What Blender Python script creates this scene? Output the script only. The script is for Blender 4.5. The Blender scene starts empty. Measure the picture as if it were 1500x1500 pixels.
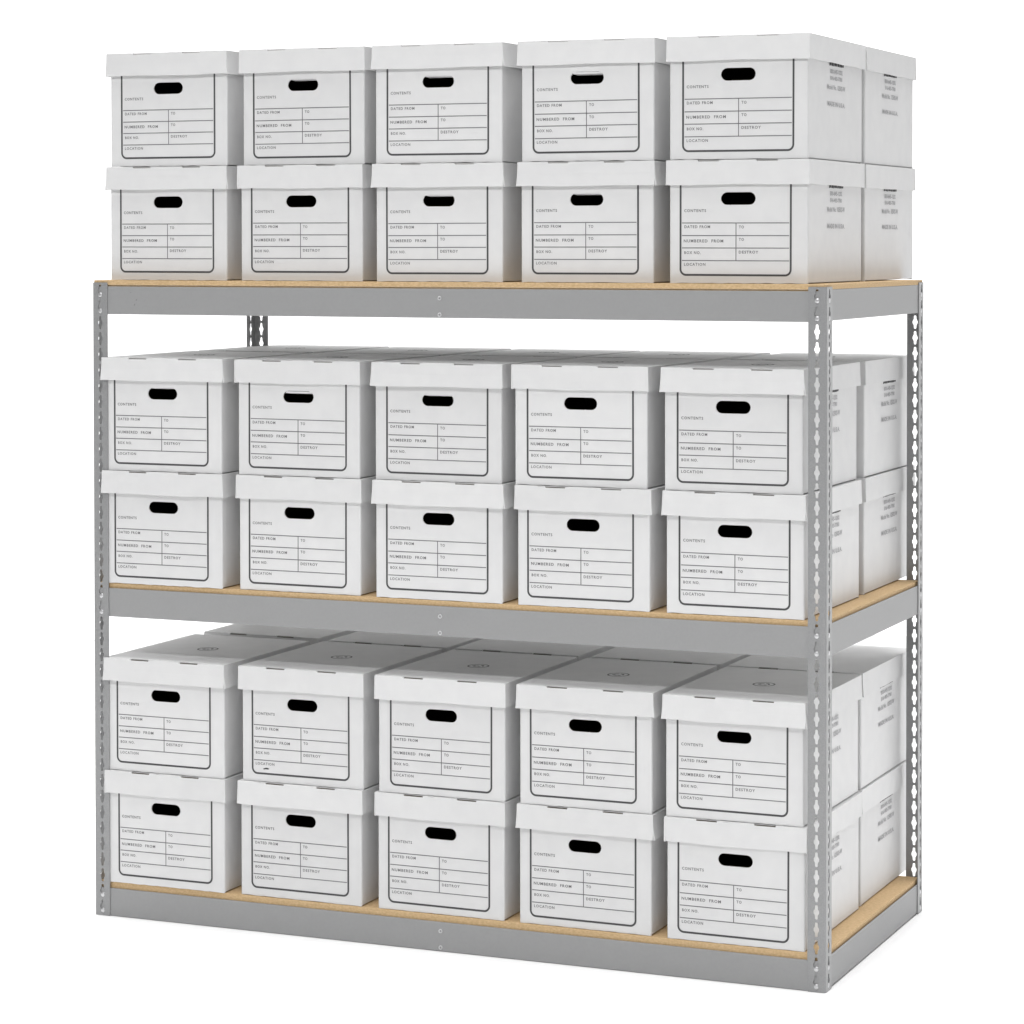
import bpy, math, random
from mathutils import Vector, Matrix
random.seed(11)
IN = 0.0254
SC = bpy.context.scene
COL = SC.collection

# ------------------------------------------------------------------ camera
cam = bpy.data.cameras.new('camera')
cam.sensor_width = 36.0
cam.lens = 93.59
cam.shift_x = -0.13534
cam.shift_y = -0.20625
cam.clip_start = 0.1
cam.clip_end = 400
camo = bpy.data.objects.new('camera', cam)
COL.objects.link(camo)
camo.location = (140.0316*IN, -212.5587*IN, 63.0993*IN)
camo.rotation_euler = (math.pi/2 - 0.0215, 0, 0.3758)
SC.camera = camo

# ------------------------------------------------------------------ studio light
w = bpy.data.worlds.new('World')
SC.world = w
w.use_nodes = True
wt = w.node_tree
bg = wt.nodes['Background']
bg.inputs[1].default_value = 1.0
BACKDROP, ROOM = 1.5, 0.17      # bright studio backdrop behind the rack, dimmer room behind the camera
wc = wt.nodes.new('ShaderNodeTexCoord')
wd = wt.nodes.new('ShaderNodeVectorMath'); wd.operation = 'DOT_PRODUCT'
wd.inputs[1].default_value = (-0.36, 0.93, 0.0)
wr = wt.nodes.new('ShaderNodeMapRange'); wr.interpolation_type = 'SMOOTHSTEP'
wr.inputs['From Min'].default_value = 0.0; wr.inputs['From Max'].default_value = 0.75
wr.inputs['To Min'].default_value = ROOM; wr.inputs['To Max'].default_value = BACKDROP
wt.links.new(wc.outputs['Generated'], wd.inputs[0])
wt.links.new(wd.outputs['Value'], wr.inputs['Value'])
wt.links.new(wr.outputs['Result'], bg.inputs[0])

def area(name, loc, target, sx, sy, power, spread=180):
    l = bpy.data.lights.new(name, 'AREA')
    l.shape = 'RECTANGLE'; l.size = sx; l.size_y = sy
    l.energy = power; l.spread = math.radians(spread)
    o = bpy.data.objects.new(name, l); COL.objects.link(o)
    o.location = loc
    o.rotation_euler = (Vector(target)-Vector(loc)).to_track_quat('-Z', 'Y').to_euler()
    return o
# long softbox high in front of the rack, plus a wide unseen overhead light added to whiten the floor
area('key_softbox', (1.3, -3.85, 4.85), (0.95, 0.1, 0.75), 3.2, 0.4, 112)
area('added_floor_light', (0.9, 0.2, 5.0), (0.9, 0.2, 0), 10.0, 10.0, 315, 60)
area('added_side_fill', (6.2, -0.6, 1.3), (1.4, 0.3, 0.8), 2.4, 2.0, 21)  # unseen fill added to brighten the right-hand sides

vs = SC.view_settings
vs.view_transform = 'Standard'
vs.look = 'None'
vs.exposure = 0.0
vs.gamma = 1.0
vs.use_curve_mapping = False
SC.render.engine = 'CYCLES'
SC.cycles.max_bounces = 10
SC.cycles.diffuse_bounces = 6

# ------------------------------------------------------------------ materials
def mat(name, col, rough=0.6, metal=0.0, spec=0.5):
    m = bpy.data.materials.new(name); m.use_nodes = True
    b = m.node_tree.nodes['Principled BSDF']
    b.inputs['Base Color'].default_value = (*col, 1)
    b.inputs['Roughness'].default_value = rough
    b.inputs['Metallic'].default_value = metal
    b.inputs['Specular IOR Level'].default_value = spec
    return m

def add_noise(m, c1, c2, scale, detail=4, stretch=(1, 1, 1), lo=0.35, hi=0.65, bump=0.0, bdist=0.001, per_object=True):
    nt = m.node_tree; N = nt.nodes; L = nt.links
    b = N['Principled BSDF']
    tc = N.new('ShaderNodeTexCoord'); mp = N.new('ShaderNodeMapping')
    mp.inputs['Scale'].default_value = stretch
    src = tc.outputs['Object']
    if per_object:
        oi = N.new('ShaderNodeObjectInfo'); va = N.new('ShaderNodeVectorMath'); va.operation = 'MULTIPLY_ADD'
        cb = N.new('ShaderNodeCombineXYZ')
        for i in range(3): L.new(oi.outputs['Random'], cb.inputs[i])
        L.new(cb.outputs[0], va.inputs[0]); va.inputs[1].default_value = (7, 11, 5)
        L.new(src, va.inputs[2]); src = va.outputs[0]
    L.new(src, mp.inputs['Vector'])
    n = N.new('ShaderNodeTexNoise'); n.inputs['Scale'].default_value = scale; n.inputs['Detail'].default_value = detail
    L.new(mp.outputs[0], n.inputs['Vector'])
    r = N.new('ShaderNodeValToRGB')
    r.color_ramp.elements[0].position = lo; r.color_ramp.elements[0].color = (*c1, 1)
    r.color_ramp.elements[1].position = hi; r.color_ramp.elements[1].color = (*c2, 1)
    L.new(n.outputs['Fac'], r.inputs['Fac']); L.new(r.outputs['Color'], b.inputs['Base Color'])
    if bump:
        bp = N.new('ShaderNodeBump'); bp.inputs['Strength'].default_value = bump; bp.inputs['Distance'].default_value = bdist
        L.new(n.outputs['Fac'], bp.inputs['Height']); L.new(bp.outputs[0], b.inputs['Normal'])
    return m, mp.outputs[0]

CARD = mat('white_card', (.6, .6, .6), 0.62, 0, 0.3)
add_noise(CARD, (.722, .722, .725), (.745, .745, .745), 25, 5, bump=0.08, bdist=0.001)
_n = CARD.node_tree.nodes; _l = CARD.node_tree.links          # each piece of card a touch lighter or darker
_oi = _n.new('ShaderNodeObjectInfo'); _mr = _n.new('ShaderNodeMapRange')
_mr.inputs['To Min'].default_value = 0.965; _mr.inputs['To Max'].default_value = 1.015
_vm = _n.new('ShaderNodeVectorMath'); _vm.operation = 'SCALE'
_l.new(_oi.outputs['Random'], _mr.inputs['Value']); _l.new(_mr.outputs[0], _vm.inputs['Scale'])
_l.new(_n['Color Ramp'].outputs['Color'], _vm.inputs[0]); _l.new(_vm.outputs[0], _n['Principled BSDF'].inputs['Base Color'])
KRAFT_SHADE = mat('kraft_inside_slot_shade', (.10, .08, .06), 0.9, 0, 0.1)  # carton insides, and the painted shade in the lid slots
INK = mat('black_ink', (.085, .085, .088), 0.7, 0, 0.2)
INKG = mat('grey_ink', (.19, .19, .195), 0.7, 0, 0.2)
INKS = mat('faint_grey_ink', (.42, .42, .43), 0.7, 0, 0.2)
STEEL = mat('grey_enamel', (.25, .25, .255), 0.5, 0, 0.5)
add_noise(STEEL, (.314, .315, .318), (.324, .325, .327), 160, 6, bump=0.06, bdist=0.0003)
STEELP = mat('grey_enamel_post', (.25, .25, .255), 0.33, 0, 0.5)
add_noise(STEELP, (.282, .284, .288), (.315, .317, .32), 400, 4, bump=0.2, bdist=0.0003)
RIVET = mat('bright_rivet', (.62, .62, .63), 0.35, 0.6, 0.6)
WOOD = mat('particle_board', (.55, .38, .19), 0.75, 0, 0.25)
nt = WOOD.node_tree
add_noise(WOOD, (.53, .365, .19), (.68, .49, .285), 260, 8, stretch=(.55, 1, 1), lo=.3, hi=.7, bump=0.2, bdist=0.0006, per_object=False)
UNDER = mat('bounce_underside', (.8, .795, .785), 0.8, 0, 0.2)  # underside made pale as a reflector, to lighten the lid tops below
SCUFF = mat('scuffed_enamel', (.2, .2, .2), 0.6)
FLOOR = mat('white_sweep', (.94, .94, .94), 0.9, 0, 0.0)

# ------------------------------------------------------------------ helpers
def mesh_obj(name, verts, faces, mats, parent=None, mi=None, smooth=False):
    me = bpy.data.meshes.new(name)
    me.from_pydata([tuple(c*IN for c in v) for v in verts], [], faces)
    for m in (mats if isinstance(mats, (list, tuple)) else [mats]): me.materials.append(m)
    if mi:
        for p, k in zip(me.polygons, mi): p.material_index = k
    me.validate(); me.update()
    if smooth:
        for p in me.polygons: p.use_smooth = True
    o = bpy.data.objects.new(name, me); COL.objects.link(o)
    if parent: o.parent = parent
    return o

def bake(o):
    """apply the modifiers of o to a fresh mesh"""
    dg = bpy.context.evaluated_depsgraph_get()
    dg.update()
    me = bpy.data.meshes.new_from_object(o.evaluated_get(dg))
    o.modifiers.clear()
    old = o.data; o.data = me
    if isinstance(old, bpy.types.Mesh): bpy.data.meshes.remove(old)
    return o

class MB:
    """collects boxes / tubes / fills into one mesh, in inches"""
    def __init__(s): s.v = []; s.f = []; s.m = []
    def add(s, v, f, mi=0):
        n = len(s.v); s.v += [tuple(p) for p in v]; s.f += [tuple(i+n for i in q) for q in f]; s.m += [mi]*len(f)
    def box(s, x0, x1, y0, y1, z0, z1, mi=0):
        v = [(x, y, z) for z in (z0, z1) for y in (y0, y1) for x in (x0, x1)]
        s.add(v, [(0, 2, 3, 1), (4, 5, 7, 6), (0, 1, 5, 4), (2, 6, 7, 3), (0, 4, 6, 2), (1, 3, 7, 5)], mi)
    def strip(s, pts, wd, z=0, mi=0):
        """flat ribbon along 2D points (x,z plane), facing -Y at y=z"""
        n = len(pts); L = []; R = []
        for i, p in enumerate(pts):
            a = pts[max(i-1, 0)]; b = pts[min(i+1, n-1)]
            d = Vector((b[0]-a[0], b[1]-a[1])).normalized(); k = Vector((-d.y, d.x))*wd/2
            L.append((p[0]+k.x, z, p[1]+k.y)); R.append((p[0]-k.x, z, p[1]-k.y))
        s.add(L+R, [(i, n+i, n+i+1, i+1) for i in range(n-1)], mi)
    def build(s, name, mats, parent=None, bevel=0, smooth=False):
        o = mesh_obj(name, s.v, s.f, mats, parent, s.m, smooth)
        if bevel:
            b = o.modifiers.new('b', 'BEVEL'); b.width = bevel*IN; b.segments = 2; b.limit_method = 'ANGLE'; bake(o)
        return o

def fill2d(loops, extrude=0.0, bevel=0.0):
    """polygon with holes -> (verts, faces) in the x,y plane, inches"""
    cu = bpy.data.curves.new('tmp', 'CURVE'); cu.dimensions = '2D'; cu.fill_mode = 'BOTH'
    cu.extrude = extrude; cu.bevel_depth = bevel; cu.bevel_resolution = 1
    for lp in loops:
        sp = cu.splines.new('POLY'); sp.points.add(len(lp)-1)
        for i, p in enumerate(lp): sp.points[i].co = (p[0], p[1], 0, 1)
        sp.use_cyclic_u = True
    o = bpy.data.objects.new('tmp', cu); COL.objects.link(o)
    dg = bpy.context.evaluated_depsgraph_get(); dg.update()
    me = bpy.data.meshes.new_from_object(o.evaluated_get(dg))
    v = [tuple(a.co) for a in me.vertices]; f = [tuple(p.vertices) for p in me.polygons]
    bpy.data.meshes.remove(me); bpy.data.objects.remove(o); bpy.data.curves.remove(cu)
    return v, f

def text2d(body, height, width=None, spacing=1.0, offset=0.0):
    """text -> verts, faces, lower left corner at 0,0; scaled to cap height and width"""
    cu = bpy.data.curves.new('t', 'FONT'); cu.body = body; cu.size = 1; cu.fill_mode = 'FRONT'
    cu.space_character = spacing; cu.offset = offset; cu.resolution_u = 2
    o = bpy.data.objects.new('t', cu); COL.objects.link(o)
    dg = bpy.context.evaluated_depsgraph_get(); dg.update()
    me = bpy.data.meshes.new_from_object(o.evaluated_get(dg))
    v = [tuple(a.co) for a in me.vertices]; f = [tuple(p.vertices) for p in me.polygons]
    bpy.data.meshes.remove(me); bpy.data.objects.remove(o); bpy.data.curves.remove(cu)
    x0 = min(p[0] for p in v); x1 = max(p[0] for p in v); y0 = min(p[1] for p in v); y1 = max(p[1] for p in v)
    ky = height/(y1-y0); kx = (width/(x1-x0)) if width else ky
    return [((p[0]-x0)*kx, (p[1]-y0)*ky) for p in v], f

def empty(name, loc, label, cat, group=None, rz=0):
    o = bpy.data.objects.new(name, None); COL.objects.link(o)
    o.empty_display_size = .1
    o.location = [c*IN for c in loc]; o.rotation_euler = (0, 0, rz)
    o['label'] = label; o['category'] = cat
    if group: o['group'] = group
    return o

# ------------------------------------------------------------------ the white studio floor
def make_floor():
    n = 64; R = 200
    v = [(36, 0, 0)] + [(36+R*math.cos(2*math.pi*i/n), R*math.sin(2*math.pi*i/n), 0) for i in range(n)]
    o = mesh_obj('floor', v, [(0, 1+i, 1+(i+1) % n) for i in range(n)], FLOOR)
    o['kind'] = 'structure'
make_floor()

# ------------------------------------------------------------------ the rack
RW, RD, RH = 72.0, 30.0, 59.48
rack = empty('shelving_rack', (0, 0, 0), 'grey boltless steel rack with three particle board shelves holding white storage boxes', 'shelving rack')

KEY = [(0, .63), (.085, .615), (.125, .54), (.135, .32), (.165, .22), (.25, .1), (.25, -.1), (.165, -.22), (.135, -.32), (.125, -.54), (.085, -.615), (0, -.63)]
KEYL = KEY + [(-x, z) for x, z in reversed(KEY[1:-1])]
PITCH = 1.482; TOPC = 58.66

def post(cx, cy, sx, sy):
    """angle post, corner at (cx,cy), flanges run towards sx along X and sy along Y"""
    wd, th, r = 1.62, .085, .17
    holes = []
    k = 0
    while TOPC-PITCH*k > .7:
        holes.append([(.84+x, TOPC-PITCH*k+z) for x, z in KEYL]); k += 1
    out = [(r, .02), (wd-.06, .02), (wd, .08), (wd, RH-.08), (wd-.06, RH-.02), (r, RH-.02)]
    v, f = fill2d([out]+holes, extrude=th/2)
    mb = MB()
    mb.add([(cx+sx*a, cy+sy*(th/2+c), b) for a, b, c in v], f)
    mb.add([(cx+sx*(th/2+c), cy+sy*a, b) for a, b, c in v], f)
    seg = 6; vv = []
    for z in (.02, RH-.02):
        for i in range(seg+1):
            t = math.pi/2*i/seg
            for rr in (r, r-th):
                vv.append((cx+sx*(r-rr*math.cos(t)), cy+sy*(r-rr*math.sin(t)), z))
    n = 2*(seg+1); ff = []
    for i in range(seg):
        a = 2*i
        ff += [(a, a+2, n+a+2, n+a), (a+1, n+a+1, n+a+3, a+3), (a, a+1, a+3, a+2), (n+a, n+a+2, n+a+3, n+a+1)]
    mb.add(vv, ff)
    o = mb.build('post', STEELP, rack)
    return o
posts = {}
for key, (cx, cy, sx, sy) in {'fl': (0, 0, 1, 1), 'fr': (RW, 0, -1, 1), 'bl': (0, RD, 1, -1), 'br': (RW, RD, -1, -1)}.items():
    posts[key] = post(cx, cy, sx, sy)

def dome(mb, p, axis, r, h):
    """small rivet head at p, pointing along axis ('x','y', sign)"""
    ax, sg = axis; seg = 14; rings = [(1, 0), (1, .35), (.8, .8), (.45, 1), (.0, 1.02)]
    vv = []
    for k, q in rings:
        for i in range(seg):
            t = 2*math.pi*i/seg; a = r*k*math.cos(t); b = r*k*math.sin(t)
            if ax == 'y': vv.append((p[0]+a, p[1]+sg*h*q, p[2]+b))
            else: vv.append((p[0]+sg*h*q, p[1]+a, p[2]+b))
    mb.add(vv, [(j*seg+i, j*seg+(i+1) % seg, (j+1)*seg+(i+1) % seg, (j+1)*seg+i) for j in range(len(rings)-1) for i in range(seg)])

def eyelet(mb, p, r):
    seg = 16; vv = []
    for k, q in ((1, 0), (.95, .05), (.7, .06), (.5, .02), (.42, -.04)):
        for i in range(seg):
            t = 2*math.pi*i/seg
            vv.append((p[0]+r*k*math.cos(t), p[1]-q, p[2]+r*k*math.sin(t)))
    mb.add(vv, [(j*seg+i, j*seg+(i+1) % seg, (j+1)*seg+(i+1) % seg, (j+1)*seg+i) for j in range(4) for i in range(seg)])

LEV = [('bottom', 0.04, 2.63, 2.82, 3.2, (1.95, .47)), ('middle', 28.2, 30.86, 31.0, 31.33, (30.1, 28.6)), ('top', 56.5, 59.1, 59.22, 59.68, (58.3, 56.8))]
for nm, z0, z1, z1s, zt, rz in LEV:
    th = .075
    # long beams front and back: web, top lip and bottom lip turned inwards
    for yb, sg in ((.1, 1), (RD-.1, -1)):
        mb = MB()
        ys = lambda a, b: (min(yb+sg*a, yb+sg*b), max(yb+sg*a, yb+sg*b))
        mb.box(.12, RW-.12, *ys(0, th), z0, z1)
        mb.box(.12, RW-.12, *ys(th, .30), z0+.003, z0+th)
        if nm != 'top': mb.box(.12, RW-.12, *ys(th-.002, .19), z1-th, z1-.003)
        mb.box(.3, RW-.3, *ys(th, 1.1), z1-.30, z1-.30+th)
        b = mb.build('long_beam', STEEL, rack, bevel=.03)
        if sg == 1:
            front_beam = b
            for xx, zz in ((.84, rz[0]), (.84, rz[1]), (RW-.84, rz[0]), (RW-.84, rz[1])):
                m2 = MB(); dome(m2, (xx, yb, zz), ('y', -1), .24, .13); m2.build('rivet', RIVET, b, smooth=True)
            for dz in (1.76-.0, .29):
                m2 = MB(); eyelet(m2, (36.0, yb-.003, z0+dz+(.04 if nm == 'bottom' else 0)), .2); m2.build('rivet', RIVET, b, smooth=True)
    for xb, sg in ((.1, 1), (RW-.1, -1)):
        mb = MB()
        xs = lambda a, b: (min(xb+sg*a, xb+sg*b), max(xb+sg*a, xb+sg*b))
        mb.box(*xs(0, th), .19, RD-.19, z0+.1, z1s)
        mb.box(*xs(th, .3), .5, RD-.5, z0+.103, z0+.1+th)
        b = mb.build('side_beam', STEEL, rack, bevel=.03)
        if sg == -1:
            for yy in (.84, RD-.84):
                for zz in rz:
                    m2 = MB(); dome(m2, (xb, yy, zz), ('x', 1), .24, .13); m2.build('rivet', RIVET, b, smooth=True)
    if nm == 'top':
        for q, (sx_, sz_, ln) in enumerate(((4.05, 58.5, .1), (4.65, 57.75, .2), (4.45, 57.3, .22))):
            m2 = MB(); m2.add([(sx_, .099, sz_), (sx_+.09, .099, sz_+.04), (sx_+.16, .099, sz_+ln), (sx_+.05, .099, sz_+ln*.8)], [(0, 1, 2, 3)])
            m2.build('scuff_mark', SCUFF, front_beam)
    # tie bar under the middle of the board
    mb = MB(); mb.box(35.2, 36.8, .26, RD-.26, z1-.62, z1-.33); mb.build('tie_bar', STEEL, rack, bevel=.02)
    # board sits just inside the beams, its edge proud of the beam tops
    mb = MB()
    e = .31
    if nm == 'top':
        mb.box(.12, RW-.12, .12, RD-.12, z1s+.012, zt)
        mb.box(.25, RW-.25, .25, RD-.25, z1-.2, z1s+.012)
    else:
        c = 1.66
        mb.box(e, RW-e, e+.0, RD-e, z1-.2, zt)
    sb = mb.build('shelf_board', [WOOD, UNDER], rack, bevel=.03)
    for p in sb.data.polygons:
        if p.normal.z < -.9: p.material_index = 1

# ------------------------------------------------------------------ storage boxes
BWID, BDEP, BH = 12.5, 15.6, 10.35     # carton body
LTOP = 10.55                            # lid top above the base
def stadium(cx, cz, wd, h, n=8):
    r = h/2; pts = []
    for i in range(n+1):
        t = -math.pi/2+math.pi*i/n; pts.append((cx+wd/2-r+r*math.cos(t), cz+r*math.sin(t)))
    for i in range(n+1):
        t = math.pi/2+math.pi*i/n; pts.append((cx-wd/2+r+r*math.cos(t), cz+r*math.sin(t)))
    return pts

def body_mesh(seed):
    """open carton: origin at base centre of the FRONT edge; x to the right, y to the back"""
    rd = random.Random(seed)
    mb = MB(); r = .16; hw = BWID/2
    n = 26
    bottom = [(-hw+r+(BWID-2*r)*i/n, (rd.uniform(0, .045) if 0 < i < n else 0)) for i in range(n+1)]
    out = bottom+[(hw-r, BH), (-hw+r, BH)]
    for y, sg in ((0, 1), (BDEP, -1)):
        v, f = fill2d([out, stadium(0, 7.24, 3.15, 1.08)] if sg == 1 else [out])
        # keep every normal outwards
        fl = []
        for q in f:
            a, b, c = [Vector((v[i][0], v[i][1], 0)) for i in q[:3]]
            up = (b-a).cross(c-a).z > 0
            fl.append(tuple(q) if up == (sg == 1) else tuple(reversed(q)))
        mb.add([(p[0], y, p[1]) for p in v], fl)
    seg = 4; m = 6
    for sx in (1, -1):
        path = []
        for i in range(seg+1):
            t = math.pi/2*i/seg; path.append((sx*(hw-r+r*math.sin(t)), r-r*math.cos(t)))
        for i in range(1, m): path.append((sx*(hw-.03*math.sin(math.pi*i/m)), r+(BDEP-2*r)*i/m))
        for i in range(seg+1):
            t = math.pi/2*i/seg; path.append((sx*(hw-r+r*math.cos(t)), BDEP-r+r*math.sin(t)))
        k = len(path)
        vv = [(x, y, (0 if j < seg or j > k-seg-1 else .1)) for j, (x, y) in enumerate(path)]+[(x, y, BH) for x, y in path]
        ff = [(i, i+1, k+i+1, k+i) for i in range(k-1)]
        if sx == -1: ff = [tuple(reversed(q)) for q in ff]
        mb.add(vv, ff)
    o = mb.build('body', [CARD, KRAFT_SHADE])
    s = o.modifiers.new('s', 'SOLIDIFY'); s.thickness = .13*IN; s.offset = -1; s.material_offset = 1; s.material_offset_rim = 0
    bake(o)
    # base panel
    me = o.data
    mb2 = MB(); mb2.box(-hw+.15, hw-.15, .15, BDEP-.15, .05, .18)
    b = mb2.build('tmpb', [CARD])
    out = join_mesh(me, b.data)
    bpy.data.objects.remove(b); bpy.data.objects.remove(o)
    return out

def join_mesh(*ms):
    v = []; f = []; mi = []
    for me in ms:
        n = len(v); v += [tuple(a.co) for a in me.vertices]
        f += [tuple(i+n for i in p.vertices) for p in me.polygons]; mi += [p.material_index for p in me.polygons]
    out = bpy.data.meshes.new('body'); out.from_pydata(v, [], f)
    for m in ms[0].materials: out.materials.append(m)
    for p, k in zip(out.polygons, mi): p.material_index = k
    out.update()
    return out

LW, LD = 12.9, 16.15
def lid_mesh(seed, flare, sideflare):
    """lid: origin like the body's; z measured from the carton base"""
    rd = random.Random(seed)
    mb = MB(); hw = LW/2; y0 = -.3; y1 = y0+LD; T = LTOP; r = .05
    sl = [(-.5+.225)*LW, (-.5+.375)*LW, (.5-.365)*LW, (.5-.215)*LW]
    dn = .13
    top = [(-hw, y0), (sl[0], y0), (sl[0], y0+.3), (sl[1], y0+.3), (sl[1], y0), (sl[2], y0), (sl[2], y0+.3), (sl[3], y0+.3), (sl[3], y0), (hw, y0), (hw, y1), (-hw, y1)]
    v, f = fill2d([top])
    ff = []
    for q in f:
        a, b, c = [Vector(v[i]) for i in q[:3]]
        ff.append(tuple(q) if (b-a).cross(c-a).z > 0 else tuple(reversed(q)))
    mb.add([(p[0], p[1], T) for p in v], ff)
    # front flap, notched where the lock slots are, slightly wavy lower edge
    n = 24; xs = sorted(set([-hw+LW*i/n for i in range(n+1)]+sl+[q+.015 for q in sl[::2]]+[q-.015 for q in sl[1::2]]))
    ph = rd.uniform(0, 6); amp = rd.uniform(.012, .03)
    def flap(xs, y, H, sg, fl, notch):
        vv = []; k = len(xs)
        for j, t in enumerate((0, .12, .5, 1)):
            for x in xs:
                u = x/hw
                zt = T-(dn if notch and (sl[0]-.001 < x < sl[1]+.001 or sl[2]-.001 < x < sl[3]+.001) and j == 0 and min(abs(x-s) for s in sl) > .01 else 0)
                z = zt-H*t
                if j == 3: z += .03*math.sin(ph+u*4)+rd.uniform(-.012, .012)
                b = fl*t*t + amp*math.sin(ph*2+u*3.1)*t
                vv.append((x*(1+.006*t), y-sg*b, z))
        fs = [(j*k+i, (j+1)*k+i, (j+1)*k+i+1, j*k+i+1) for j in range(3) for i in range(k-1)]
        if sg == -1: fs = [tuple(reversed(q)) for q in fs]
        mb.add(vv, fs)
    flap(xs, y0, 2.12, 1, flare, True)
    flap([-hw+LW*i/8 for i in range(9)], y1, 2.12, -1, flare, False)
    for sx, sf in ((1, sideflare), (-1, flare)):
        vv = []; ys = [y0+.015+(LD-.03)*i/10 for i in range(11)]
        for t in (0, .5, 1):
            for i, y in enumerate(ys):
                edge = max(0, 1-(y-y0)/3.0)
                vv.append((sx*(hw+sf*t*t*(.35+.9*edge)), y-(.06*t if i == 0 else 0), T-2.12*t+(.02*math.sin(y+ph) if t == 1 else 0)))
        k = 11; fs = [(j*k+i, (j+1)*k+i, (j+1)*k+i+1, j*k+i+1) for j in range(2) for i in range(k-1)]
        if sx == -1: fs = [tuple(reversed(q)) for q in fs]
        mb.add(vv, fs)
    o = mb.build('lid', [CARD, KRAFT_SHADE])
    s = o.modifiers.new('s', 'SOLIDIFY'); s.thickness = .09*IN; s.offset = -1; s.material_offset = 0
    bake(o)
    me = o.data; m2 = MB()
    for a, b in ((sl[0], sl[1]), (sl[2], sl[3])): m2.box(a+.02, b-.02, y0+.12, y0+.285, T-.4, T-.11, 1)  # dark blocks added to stand for the shade inside the slots
    b = m2.build('tmp', [CARD, KRAFT_SHADE]); out = join_mesh(me, b.data); out.name = 'lid'
    bpy.data.objects.remove(b); bpy.data.objects.remove(o); return out

def form_mesh():
    """printed record form; x measured from the body's left edge"""
    mb = MB(); y = -.012; x0 = -BWID/2
    def P(x, z): return (x0+x, z)
    L, R_, B, r = 1.12, 11.08, .74, .5
    pts = [P(L, 9.6), P(L, B+r)]
    for i in range(1, 9):
        t = math.pi+math.pi/2*i/8; pts.append(P(L+r+r*math.cos(t), B+r+r*math.sin(t)))
    pts.append(P(R_-r, B))
    for i in range(1, 9):
        t = -math.pi/2+math.pi/2*i/8; pts.append(P(R_-r+r*math.cos(t), B+r+r*math.sin(t)))
    pts.append(P(R_, 9.6))
    mb.strip(pts, .17, y, 0)
    for z in (5.19, 4.11, 3.05, 1.97): mb.strip([P(L+.14, z), P(R_-.14, z)], .075, y, 1)
    mb.strip([P(6.17, 5.16), P(6.17, 2.0)], .075, y, 1)
    for s, x, z, wd, h in (('CONTENTS', 1.45, 6.12, 2.0, .25), ('DATED FROM', 1.47, 4.74, 2.35, .25), ('NUMBERED  FROM', 1.42, 3.52, 3.6, .26),
                           ('BOX NO.', 1.47, 2.52, 1.5, .25), ('LOCATION', 1.45, 1.52, 1.95, .25), ('TO', 6.43, 4.72, .46, .25),
                           ('TO', 6.43, 3.66, .46, .25), ('DESTROY', 6.43, 2.58, 1.75, .25)):
        v, f = text2d(s, h, wd, spacing=1.22, offset=.02)
        mb.add([(x0+x+a, y, z+b) for a, b in v], f, 2)
    o = mb.build('printed_form', [INK, INKG, INKG]); me = o.data; bpy.data.objects.remove(o); return me

def side_mesh(which):
    mb = MB(); x = BWID/2+.012
    cy = 7.9
    for s, z, wd, h in (('800-645-1232', 7.62, 3.5, .40), ('516-483-7780', 7.04, 3.4, .38), ('Model No. 12502-W', 6.22, 5.1, .44), ('MADE IN U.S.A.', 4.78, 5.0, .42)):
        if (s[:4] == 'MADE') != (which == 'origin'): continue
        v, f = text2d(s, h, wd, spacing=1.1, offset=.03)
        mb.add([(x, cy-wd/2+a, z+b) for a, b in v], f, 1)
    # heavy slanted mark whose upper half the lid covers
    xx = 0 if which == 'address' else 9
    rd = random.Random(4)
    while xx < 3.9:
        wv = rd.uniform(.22, .42); h = rd.uniform(.26, .42); z = 8.29+rd.uniform(-.03, .03); y = cy-2.05+xx
        mb.add([(x, y, z), (x, y+wv, z), (x, y+wv+.12, z+h), (x, y+.12, z+h)], [(0, 1, 2, 3)], 0)
        xx += wv+rd.uniform(.05, .13)
    o = mb.build('side_print', [INK, INKS]); me = o.data; bpy.data.objects.remove(o); return me

def emblem_mesh():
    """round recycling emblem on the lid top"""
    mb = MB(); z = LTOP+.012; cx, cy = 0.0, 7.7
    def ring(r0, r1, a0, a1, n=40):
        vv = []
        for i in range(n+1):
            t = a0+(a1-a0)*i/n
            vv += [(cx+r0*math.cos(t), cy+r0*math.sin(t), z), (cx+r1*math.cos(t), cy+r1*math.sin(t), z)]
        mb.add(vv, [(2*i, 2*i+1, 2*i+3, 2*i+2) for i in range(n)])
    ring(.86, 1.02, 0, 2*math.pi)
    for k in range(3):
        a = math.pi/2+k*2*math.pi/3
        ring(.36, .54, a+.25, a+1.45, 10)
        t = a+1.45; c = Vector((cx+.45*math.cos(t), cy+.45*math.sin(t))); d = Vector((-math.sin(t), math.cos(t))); q = Vector((math.cos(t), math.sin(t)))
        p = [c+q*.2, c-q*.2, c+d*.28]
        mb.add([(a_.x, a_.y, z) for a_ in p], [(0, 2, 1)])
    o = mb.build('recycling_emblem', [INKG]); me = o.data; bpy.data.objects.remove(o); return me

def flap_mesh():
    """carton flap folded in behind the top of the hand hole"""
    mb = MB()
    pts = stadium(0, 7.24, 3.15, 1.08)
    v = [(-1.22, .05, 7.75), (1.22, .05, 7.75), (1.36, .08, 7.60), (-1.36, .08, 7.60), (-1.2, .75, 7.50), (1.2, .75, 7.50)]
    mb.add(v, [(0, 3, 2, 1), (3, 4, 5, 2)])
    o = mb.build('hand_hole_flap', [CARD])
    s = o.modifiers.new('s', 'SOLIDIFY'); s.thickness = .07*IN; bake(o)
    me = o.data; bpy.data.objects.remove(o); return me

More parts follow.
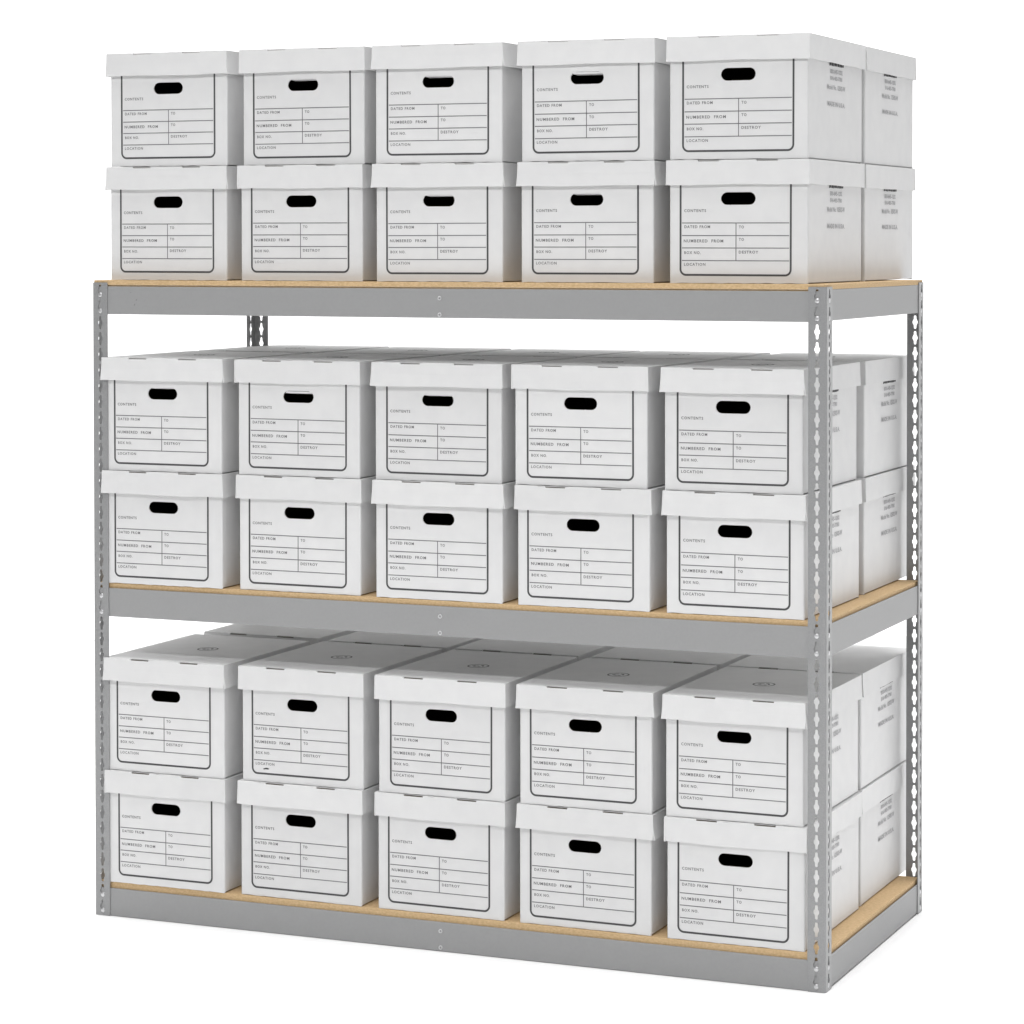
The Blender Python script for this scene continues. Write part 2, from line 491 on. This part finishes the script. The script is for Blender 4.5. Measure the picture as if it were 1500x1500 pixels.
def smudge_mesh():
    mb = MB(); n = 14; rd = random.Random(2)
    for cx, cz, a, b in ((2.55, 1.22, .32, .1), (2.3, 1.18, .12, .06)):
        vv = [(-BWID/2+cx+a*rd.uniform(.6, 1)*math.cos(2*math.pi*i/n), -.016, cz+b*rd.uniform(.6, 1)*math.sin(2*math.pi*i/n)) for i in range(n)]
        mb.add(vv, [tuple(range(n))])
    o = mb.build('ink_smudge', [INK]); me = o.data; bpy.data.objects.remove(o); return me

BODY = [body_mesh(s) for s in (1, 2, 3)]
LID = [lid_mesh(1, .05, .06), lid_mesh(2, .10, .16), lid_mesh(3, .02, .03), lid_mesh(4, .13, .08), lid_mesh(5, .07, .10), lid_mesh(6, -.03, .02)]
FORM, SIDE, EMBLEM, FLAP, SMUDGE = form_mesh(), (side_mesh('address'), side_mesh('origin')), emblem_mesh(), flap_mesh(), smudge_mesh()

def part(name, me, parent, loc=(0, 0, 0), rot=(0, 0, 0), sc=None):
    o = bpy.data.objects.new(name, me); COL.objects.link(o); o.parent = parent
    o.location = [c*IN for c in loc]; o.rotation_euler = rot
    if sc: o.scale = sc
    return o

# centre X of every front carton, read off the photograph shelf by shelf, lower then upper tier
FX = {('bottom', 0): [7.64, 21.70, 35.83, 49.79, 63.79], ('bottom', 1): [7.66, 21.90, 35.95, 49.84, 63.66],
      ('middle', 0): [7.51, 21.64, 35.74, 49.71, 63.72], ('middle', 1): [7.46, 21.61, 35.62, 49.42, 63.56],
      ('top', 0): [7.49, 21.53, 35.44, 49.68, 63.69], ('top', 1): [7.57, 21.71, 35.39, 49.75, 63.71]}
BASE = {'bottom': 3.22, 'middle': 31.35, 'top': 59.70}
REARY = {'bottom': [18.1, 17.35, 17.3, 17.4, 17.1], 'middle': [17.7, 17.3, 17.4, 17.3, 17.9], 'top': [17.5, 17.5, 17.5, 17.5, 17.95]}
FRONTY = {'bottom': .42, 'middle': .42, 'top': 1.2}
ORD = ['leftmost', 'second', 'middle', 'fourth', 'rightmost']
FLAPPED = {('top', 1, 2): .1, ('top', 1, 3): 0, ('top', 0, 2): .08, ('top', 0, 3): .13, ('middle', 1, 1): -.02, ('middle', 1, 2): .06, ('middle', 0, 1): .15, ('bottom', 1, 0): .14, ('bottom', 1, 4): .08, ('bottom', 1, 3): .16, ('top', 1, 1): .14, ('middle', 1, 0): .15}   # how far up the folded flap sits
rnd = random.Random(5)
for (shelf, tier), xs in FX.items():
    for i, x in enumerate(xs):
        for row in (0, 1):
            z = BASE[shelf]+tier*(LTOP+.03)
            y = FRONTY[shelf] if row == 0 else REARY[shelf][i]
            bx = x; rz = math.radians(rnd.uniform(-.35, .35))
            if row == 1:
                bx = min(x+rnd.uniform(-.35, .1), 63.72); rz *= .5
                if i == 4: bx = 63.62
            else:
                y += rnd.uniform(-.08, .08)
                if i == 0 and shelf != 'top': y = .16
            tw = 'upper' if tier else 'lower'
            if row == 0:
                side = {0: 'leftmost', 1: 'second leftmost', 2: 'centre', 3: 'second rightmost', 4: 'rightmost'}[i]
                lab = f'white storage box, {tw} of the {side} front pair on the {shelf} shelf'
                if (shelf, tier, i) == ('bottom', 1, 1): lab = 'white lidded storage box with a dark ink smudge under LOCATION on its printed form'
            else:
                if i == 4: lab = f'white storage box, {tw} rear one at the right end of the {shelf} shelf'
                else:
                    side = {0: 'leftmost', 1: 'second leftmost', 2: 'centre', 3: 'second rightmost'}[i]
                    lab = f'{tw} white storage box hidden behind the {side} front pair on {shelf} shelf'
            e = empty('storage_box', (bx, y, z), lab, 'storage box', 'white storage boxes stacked two high on the rack', rz)
            k = rnd.randrange(3)
            part('body', BODY[k], e)
            lr = math.radians(rnd.uniform(-.25, .25)); 
            tilt = rnd.uniform(-.0016, .0016) if (tier == 1) else 0
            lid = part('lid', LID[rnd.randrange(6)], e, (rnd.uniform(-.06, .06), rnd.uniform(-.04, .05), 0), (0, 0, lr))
            dx = rnd.uniform(-.12, .12); 
            fm = part('printed_form', FORM, e, (dx, 0, rnd.uniform(-.08, .08)), (0, math.radians(rnd.uniform(-.12, .12)), 0))
            sz = rnd.uniform(-.1, .04)
            part('side_print', SIDE[0], e, (0, 0, sz)); part('origin_print', SIDE[1], e, (0, 0, sz))
            part('recycling_emblem', EMBLEM, lid, (rnd.uniform(-.2, .1), 0, 0))
            if row == 0 and (shelf, tier, i) in FLAPPED: part('hand_hole_flap', FLAP, e, (0, 0, FLAPPED[(shelf, tier, i)]))
            if (shelf, tier, i) == ('bottom', 1, 1) and row == 0: part('ink_smudge', SMUDGE, e)
